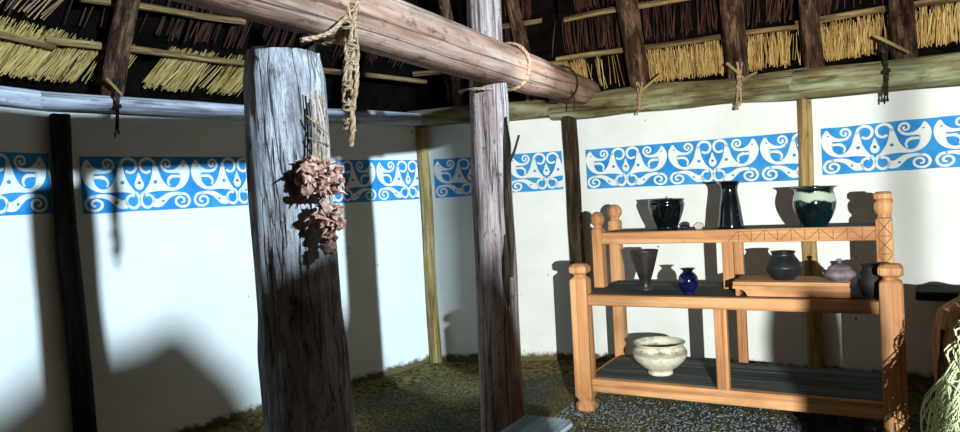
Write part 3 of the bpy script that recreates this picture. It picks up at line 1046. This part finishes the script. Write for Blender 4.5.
# boards
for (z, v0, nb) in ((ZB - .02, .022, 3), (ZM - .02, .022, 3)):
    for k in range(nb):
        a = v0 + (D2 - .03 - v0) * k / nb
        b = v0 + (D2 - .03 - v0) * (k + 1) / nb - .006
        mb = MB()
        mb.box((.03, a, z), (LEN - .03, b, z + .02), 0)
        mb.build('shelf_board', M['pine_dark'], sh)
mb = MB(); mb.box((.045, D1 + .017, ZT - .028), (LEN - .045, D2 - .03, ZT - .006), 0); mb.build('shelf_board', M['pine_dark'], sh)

def SP(u, v, z): return SM @ V((u, v, z))

# riser plank with cut ends
rl = empty('plank_riser', SP(1.2, .17, ZM), RZ)
tag(rl, 'low pine plank riser with cut bracket end standing on the middle shelf', 'riser')
mb = MB(); mb.box((-.27, -.15, .066), (.33, .12, .088), 0); mb.build('top_board', M['pine'], rl)
mb = MB()
prof = [(-.27, .066), (.33, .066), (.33, .0), (-.175, .0), (-.185, .018), (-.20, .032), (-.225, .038), (-.235, .04), (-.235, .0), (-.27, .0)]
prof = [(-.27, .066), (.33, .066), (.33, .006), (-.19, .006), (-.20, .026), (-.215, .04), (-.24, .046), (-.27, .048)]
m_ = len(prof)
mb.add([V((a, -.15, z)) for a, z in prof] + [V((a, -.125, z)) for a, z in prof],
       [tuple(range(m_)), tuple(range(2 * m_ - 1, m_ - 1, -1))] + [(k, k + m_, (k + 1) % m_ + m_, (k + 1) % m_) for k in range(m_)],
       [V((.1, z, a)) for a, z in prof] * 2)
mb.build('front_board', M['pine'], rl, smooth=False)
for a in (-.262, .30):
    mb = MB(); mb.box((a, -.12, 0), (a + .025, .11, .066), 1); mb.build('foot', M['pine'], rl)

# ------------------------------------------------------------------ pottery
def shelf_uv(x, y, v, z):
    """u on the shelf under pixel x at depth v"""
    best = None
    for k in range(0, 400):
        u = k * .0045
        p = SP(u, v, z) - EYE
        q = CM3.inverted() @ p
        px = 480 + F * q.x / -q.z
        if best is None or abs(px - x) < best[0]:
            best = (abs(px - x), u)
    return best[1]
def pot(name, x, y, v, z, parts, label, cat, group='pottery on the shelf unit', rz=0.0):
    u = shelf_uv(x, y, v, z)
    p = SP(u, v, z)
    root = empty(name, p, rz)
    tag(root, label, cat, group)
    for (nm, mb, mat) in parts:
        mb.build(nm, mat, root)
    print(name, 'u', round(u, 3), 'Z', round(p.y, 2))
    return root
def L_(prof, wob=.01, seg=44):
    P_ = catmull([(r, z, 0) for r, z in prof], 4)
    mb = MB()
    mb.lathe([(max(p.x, .0005), p.y) for p in P_], seg, wob=wob)
    return mb
# dark glossy pot, top shelf left
pot('clay_pot', 667.5, 228, .47, ZT - .006, [('body', L_([(.062, 0), (.068, .012), (.07, .03), (.092, .08), (.112, .14), (.118, .17), (.112, .187), (.117, .202), (.121, .205), (.112, .203), (.104, .185), (.108, .16), (.085, .08), (.04, .02), (.002, .015)]), M['glaze_black'])],
    'glossy blue black pot with wide mouth at the left of the top shelf', 'pot')
# tall vase
pot('tall_vase', 731, 228, .5, ZT - .006, [('body', L_([(.074, 0), (.078, .01), (.072, .06), (.064, .13), (.055, .19), (.049, .235), (.050, .258), (.058, .280), (.078, .297), (.082, .300), (.07, .295), (.046, .272), (.04, .25), (.04, .2), (.05, .1), (.002, .02)]), M['glaze_black'])],
    'tall dark waisted vase with flared rim in the middle of the top shelf', 'vase')
# big pot with glaze band
pot('clay_pot', 815, 225, .47, ZT - .006, [('body', L_([(0.0644, 0), (0.0699, .012), (0.0920, .05), (0.1122, .10), (0.1196, .145), (0.1122, .19), (0.1058, .212), (0.1122, .228), (0.1260, .234), (0.1260, .240), (0.1122, .236), (0.0975, .216), (0.1030, .19), (0.1104, .145), (0.0828, .05), (0.0018, .02)]), M['banded'])],
    'large dark teal glazed pot with cream drip band at the right of the top shelf', 'pot')
# white shell-like stone and dark pebble
mb = MB(); mb.lump((0, 0, .024), .030, 3, .25, 1.4, (1.1, .9, .85))
pot('white_stone', 699, 227, .42, ZT - .006, [('stone', mb, simple('white_stone', srgb(150, 130, 116), srgb(228, 218, 206), 30, .8))], 'small whitish stone on the top shelf beside the glossy left pot', 'stone', 'small stones on the top shelf')
mb = MB(); mb.lump((0, 0, .016), .024, 3, .25, 1.4, (1.3, .9, .75))
pot('dark_stone', 685, 227, .46, ZT - .006, [('stone', mb, M['sooty_clay'])], 'small dark lump between the glossy left pot and the white stone', 'stone', 'small stones on the top shelf')
# beaker
pot('clay_beaker', 645.5, 290, .2, ZM, [('body', L_([(.040, 0), (.042, .008), (.032, .03), (.034, .06), (.05, .11), (.068, .17), (.084, .232), (.09, .253), (.084, .252), (.064, .18), (.03, .07), (.002, .05)]), M['matte_brown'])],
    'tall dark brown beaker tapering to a small foot on the middle shelf left', 'beaker')
# cobalt vase
pot('blue_vase', 688.5, 293, .09, ZM, [('body', L_([(.030, 0), (.033, .006), (.034, .016), (.05, .04), (.059, .075), (.052, .11), (.034, .13), (.028, .137), (.032, .146), (.044, .153), (.042, .156), (.024, .148), (.02, .137), (.04, .105), (.045, .07), (.002, .02)]), M['cobalt'])],
    'small round cobalt blue glazed vase on the middle shelf', 'vase')
ZR = ZM + .088
# black bowl
pot('black_jar', 784, 278, .14, ZR, [('body', L_([(.055, 0), (.06, .008), (.082, .035), (.098, .066), (.098, .078), (.084, .105), (.064, .135), (.06, .148), (.066, .158), (.066, .162), (.058, .158), (.052, .146), (.056, .132), (.084, .07), (.05, .02), (.002, .015)]), M['matte_black'])],
    'squat black burnished jar with sharp shoulder standing on the plank riser', 'jar')
# lidded jar
lid = L_([(.056, .066), (.058, .072), (.045, .085), (.02, .094), (.010, .098), (.010, .104), (.015, .112), (.012, .120), (.002, .123)])
pot('lidded_jar', 840, 284, .1, ZR, [('body', L_([(.045, 0), (.05, .005), (.075, .025), (.08, .04), (.072, .055), (.058, .066), (.05, .066), (.002, .06)]), M['mauve']), ('lid', lid, M['mauve'])],
    'low grey mauve jar with knobbed lid at the right of the riser', 'jar')
# dark jug
han = MB()
han.tube(catmull([(-.052, -.02, .10), (-.085, -.03, .125), (-.105, -.035, .10), (-.095, -.03, .06), (-.055, -.02, .04)], 6), .010, 8)
pot('dark_jug', 873, 305, .14, ZM, [('body', L_([(.045, 0), (.05, .008), (.068, .05), (.07, .09), (.055, .13), (.045, .155), (.052, .172), (.045, .17), (.038, .155), (.05, .09), (.002, .02)]), M['sooty_clay']), ('handle', han, M['sooty_clay'])],
    'sooty dark jug with a loop handle beside the right carved post', 'jug', rz=math.radians(-25))
# cream bowl
pot('cream_bowl', 661, 374, .22, ZB, [('body', L_([(.075, 0), (.078, .01), (.072, .022), (.10, .045), (.148, .085), (.17, .125), (.165, .155), (.146, .172), (.142, .178), (.158, .198), (.162, .205), (.148, .203), (.128, .18), (.14, .15), (.15, .12), (.11, .05), (.002, .03)], .015, 56), M['cream'])],
    'large cream stoneware bowl with grey rim on the bottom shelf', 'bowl')

# ------------------------------------------------------------------ low bench in front
bq = V((-.53, -.85, 0)).normalized()
bn = V((-bq.y, bq.x, 0))
bo = V((.285, 3.47, 0))
bb = empty('low_bench', bo + bq * .55)
tag(bb, 'low grey plank bench at the bottom edge in front of the pale post', 'bench')
BM = Matrix(((bq.x, bn.x, 0, 0), (bq.y, bn.y, 0, 0), (0, 0, 1, 0), (0, 0, 0, 1)))
mb = MB(); mb.box((-.55, -.13, .26), (.55, .13, .30), 0, M=BM, bev=.008); mb.build('seat', M['benchwood'], bb)
for a in (-.42, .42):
    for s in (-.09, .09):
        mb = MB(); mb.log(BM @ V((a * 1.08, s * 1.15, -.01)), BM @ V((a, s, .262)), [(0, .024), (1, .028)], 12, 8, .06, .05)
        mb.build('leg', M['benchwood'], bb)

# ------------------------------------------------------------------ things at the right edge
d, n, L = wdir(5)
p5 = V((P[5].x, P[5].y, 0))
wb = empty('wall_bench', p5 + d * .95)
tag(wb, 'dark plank bench against the wall at the right edge, behind the stump', 'bench')
BM = Matrix(((d.x, n.x, 0, 0), (d.y, n.y, 0, 0), (0, 0, 1, 0), (0, 0, 0, 1)))
mb = MB(); mb.box((-.33, .015, .62), (.55, .33, .675), 0, M=BM, bev=.008); mb.build('bench_top', M['darkpost'], wb)
for a in (-.15, .42):
    mb = MB(); mb.box((a, .06, .0), (a + .05, .30, .62), 2, M=BM, bev=.006); mb.build('support', M['pine'], wb)

sp = V((2.255, 3.02, 0))
st = empty('tree_stump', sp)
tag(st, 'upright brown log stump at the right edge beside the shelf unit', 'stump')
mb = MB()
mb.log((0, 0, -.01), (.02, 0, .86), [(0, .30), (.2, .285), (.75, .275), (.9, .255), (1, .17)], 40, 50, .08, .1, .004)
mb.build('trunk', M['stump'], st)
mb = MB()
for k in range(7):
    th = PI * 1.0 + k * .22
    r = .285
    mb.log((r * math.cos(th), r * math.sin(th), random.uniform(.1, .3)), (r * .97 * math.cos(th + .03), r * .97 * math.sin(th), random.uniform(.6, .8)), [(0, .010), (.5, .02), (1, .008)], 8, 20, .3, .3, .02)
mb.build('bark_strip', M['rafter'], st)

gp = V((1.88, 2.68, .0))
gb = empty('straw_sheaf', gp)
tag(gb, 'pale green straw sheaf hanging over the front of the log stump at the right edge', 'straw')
mb = MB()
top = at_y(988, 322, 2.68) - gp
for k in range(420):
    f = random.random()
    x1, y1 = 961 - 14 * f - 56 * max(0, f - .5) + 45 * random.random() ** 1.1, 342 + 100 * f
    e = at_y(x1, y1, 2.68 + random.uniform(-.13, .1)) - gp
    s0 = top + V((random.gauss(0, .035), random.gauss(0, .03), random.gauss(0, .03)))
    m1 = s0.lerp(e, .35) + V((random.uniform(-.02, .05), random.uniform(-.05, .03), .04 * random.random()))
    m2 = s0.lerp(e, .75) + V((random.uniform(-.06, .06), random.uniform(-.05, .05), .05 * random.uniform(-.5, 1)))
    mb.strand(catmull([s0, m1, m2, e], 4), random.uniform(.0028, .0058))
for k in range(70):
    f = random.random()
    s0 = at_y(970 - 18 * f - 46 * max(0, f - .5) + random.uniform(0, 30), 356 + 80 * f, 2.62 + random.uniform(-.06, .08)) - gp
    a = random.uniform(-.9, 2.6)
    dr = V((-math.cos(a), random.uniform(-.7, .5), -math.sin(a) * .8)) * random.uniform(.05, .11)
    cu = V((random.uniform(-.03, .03), random.uniform(-.03, .03), random.uniform(-.02, .04)))
    mb.strand(catmull([s0, s0 + dr * .5 + cu, s0 + dr + cu * .4 + V((0, 0, -.03))], 4), random.uniform(.0028, .005))
# lower mass resting on the ground
for k in range(380):
    s0 = V((random.gauss(.0, .05), random.gauss(0, .05), random.uniform(.15, .5)))
    e = V((random.uniform(-.16, .3), random.uniform(-.25, .2), random.uniform(.0, .25)))
    m1 = s0.lerp(e, .5) + V((random.uniform(-.04, .04), random.uniform(-.04, .04), random.uniform(.0, .08)))
    mb.strand(catmull([s0, m1, e], 4), random.uniform(.002, .0042))
mb.build('stalks', M['straw_pale'], gb)
mb = MB()
mb.rope([top + V((math.cos(a) * .06, math.sin(a) * .06, -.05 + .01 * math.sin(2 * a))) for a in [k * PI / 6 for k in range(13)]], .008, 60, 3, n=3)
mb.build('binding', M['rope'], gb)

# ------------------------------------------------------------------ light positions and added blockers, behind and beside the viewer
LA = V((4.55, -1.80, 3.20))
LB = V((.47, -1.0, 1.42))
# unseen added wall, its ragged top shaped to shade the left wall and posts
mb = MB()
R_ = 3.5
prof = [(-1.9, -.30), (-1.4, -.31), (-1.27, -.292), (-1.2, -.285), (-1.12, -.285), (-1.06, -.276), (-1.01, -.30), (-.96, -.332), (-.925, -.38), (-.86, -.38), (-.82, -.30), (-.797, -.284), (-.775, -.296), (-.755, -.325), (-.738, -.358), (-.724, -.38), (-.68, -.40), (-.655, -.40), (-.64, -.3), (-.63, -.1), (-.615, .12), (-.3, .14), (.2, .14)]
PR = catmull([(a, b, 0) for a, b in prof], 4)
vs, fs = [], []
for q in PR:
    az, sl = q.x, q.y
    dd = V((az, 1, 0)).normalized()
    z = LA.z + sl * R_
    for rr, zz in ((R_, 0), (R_, z), (R_ - .14, z + .0), (R_ - .14, 0)):
        w = V((LA.x, LA.y, 0)) + dd * rr
        vs.append(V((w.x, w.y, zz)))
for k in range(len(PR) - 1):
    for j in range(4):
        l = (j + 1) % 4
        fs.append((k * 4 + j, k * 4 + l, (k + 1) * 4 + l, (k + 1) * 4 + j))
fs += [(0, 1, 2, 3), tuple((len(PR) - 1) * 4 + j for j in (3, 2, 1, 0))]
mb.add(vs, fs, [v + V((40, 0, 1)) for v in vs])
tag(mb.build('wall_front', M['plaster'], smooth=False), kind='structure')
# jamb board and stakes added out of view to block light
mb = MB()
mb.box((-.02, -.22, 0), (.434, -.10, 2.15), 2, bev=.01)  # unseen board added to keep the doorway light off the pale post
tag(mb.build('door_1', M['darkpost']), kind='structure')
def stake(az, r, w0, w1, top, label):
    dd = V((az, 1, 0)).normalized()
    p = V((LB.x, LB.y, 0)) + dd * r
    mb = MB()
    mb.log((0, 0, -.01), (0, 0, top), [(0, w1), (.75, w1), (.97, w0), (1, w0 * .8)], 16, 30, .06, .06, .0)
    mb.v = [q for q in mb.v]
    o = mb.build('door_stake', M['darkpost'])  # added unseen post, placed only for the shadow it casts
    o.location = p
    return tag(o, label, 'stake')
stake(.300, .9, .038, .041, 1.305, 'thick dark stake beside the doorway behind the viewer')
stake(.413, .40, .0036, .0036, 2.2, 'thin dark pole beside the doorway behind the viewer')

# ------------------------------------------------------------------ light
def spot(name, loc, target, half, blend, power, color, radius):
    l = bpy.data.lights.new(name, 'SPOT')
    l.energy = power
    l.color = color
    l.spot_size = math.radians(half * 2)
    l.spot_blend = blend
    l.shadow_soft_size = radius
    o = bpy.data.objects.new(name, l)
    COL.objects.link(o)
    o.location = loc
    o.rotation_euler = (V(target) - V(loc)).to_track_quat('-Z', 'Y').to_euler()
    return o
spot('daylight_over_wall', LA, (-1.35, 4.45, 1.42), 17.5, .15, 5700, (.62, .83, 1.0), .10)
spot('daylight_doorway', LB, (1.55, 4.2, 1.30), 24, .3, 1950, (.91, .98, .97), .010)

w = bpy.data.worlds.new('world')
scene.world = w
w.use_nodes = True
bg = w.node_tree.nodes['Background']
bg.inputs[0].default_value = (.66, .51, .35, 1)
bg.inputs[1].default_value = .078

vs_ = scene.view_settings
vs_.view_transform = 'Standard'
vs_.look = 'None'
vs_.gamma = 1.0
vs_.use_curve_mapping = False
vs_.exposure = 0.0
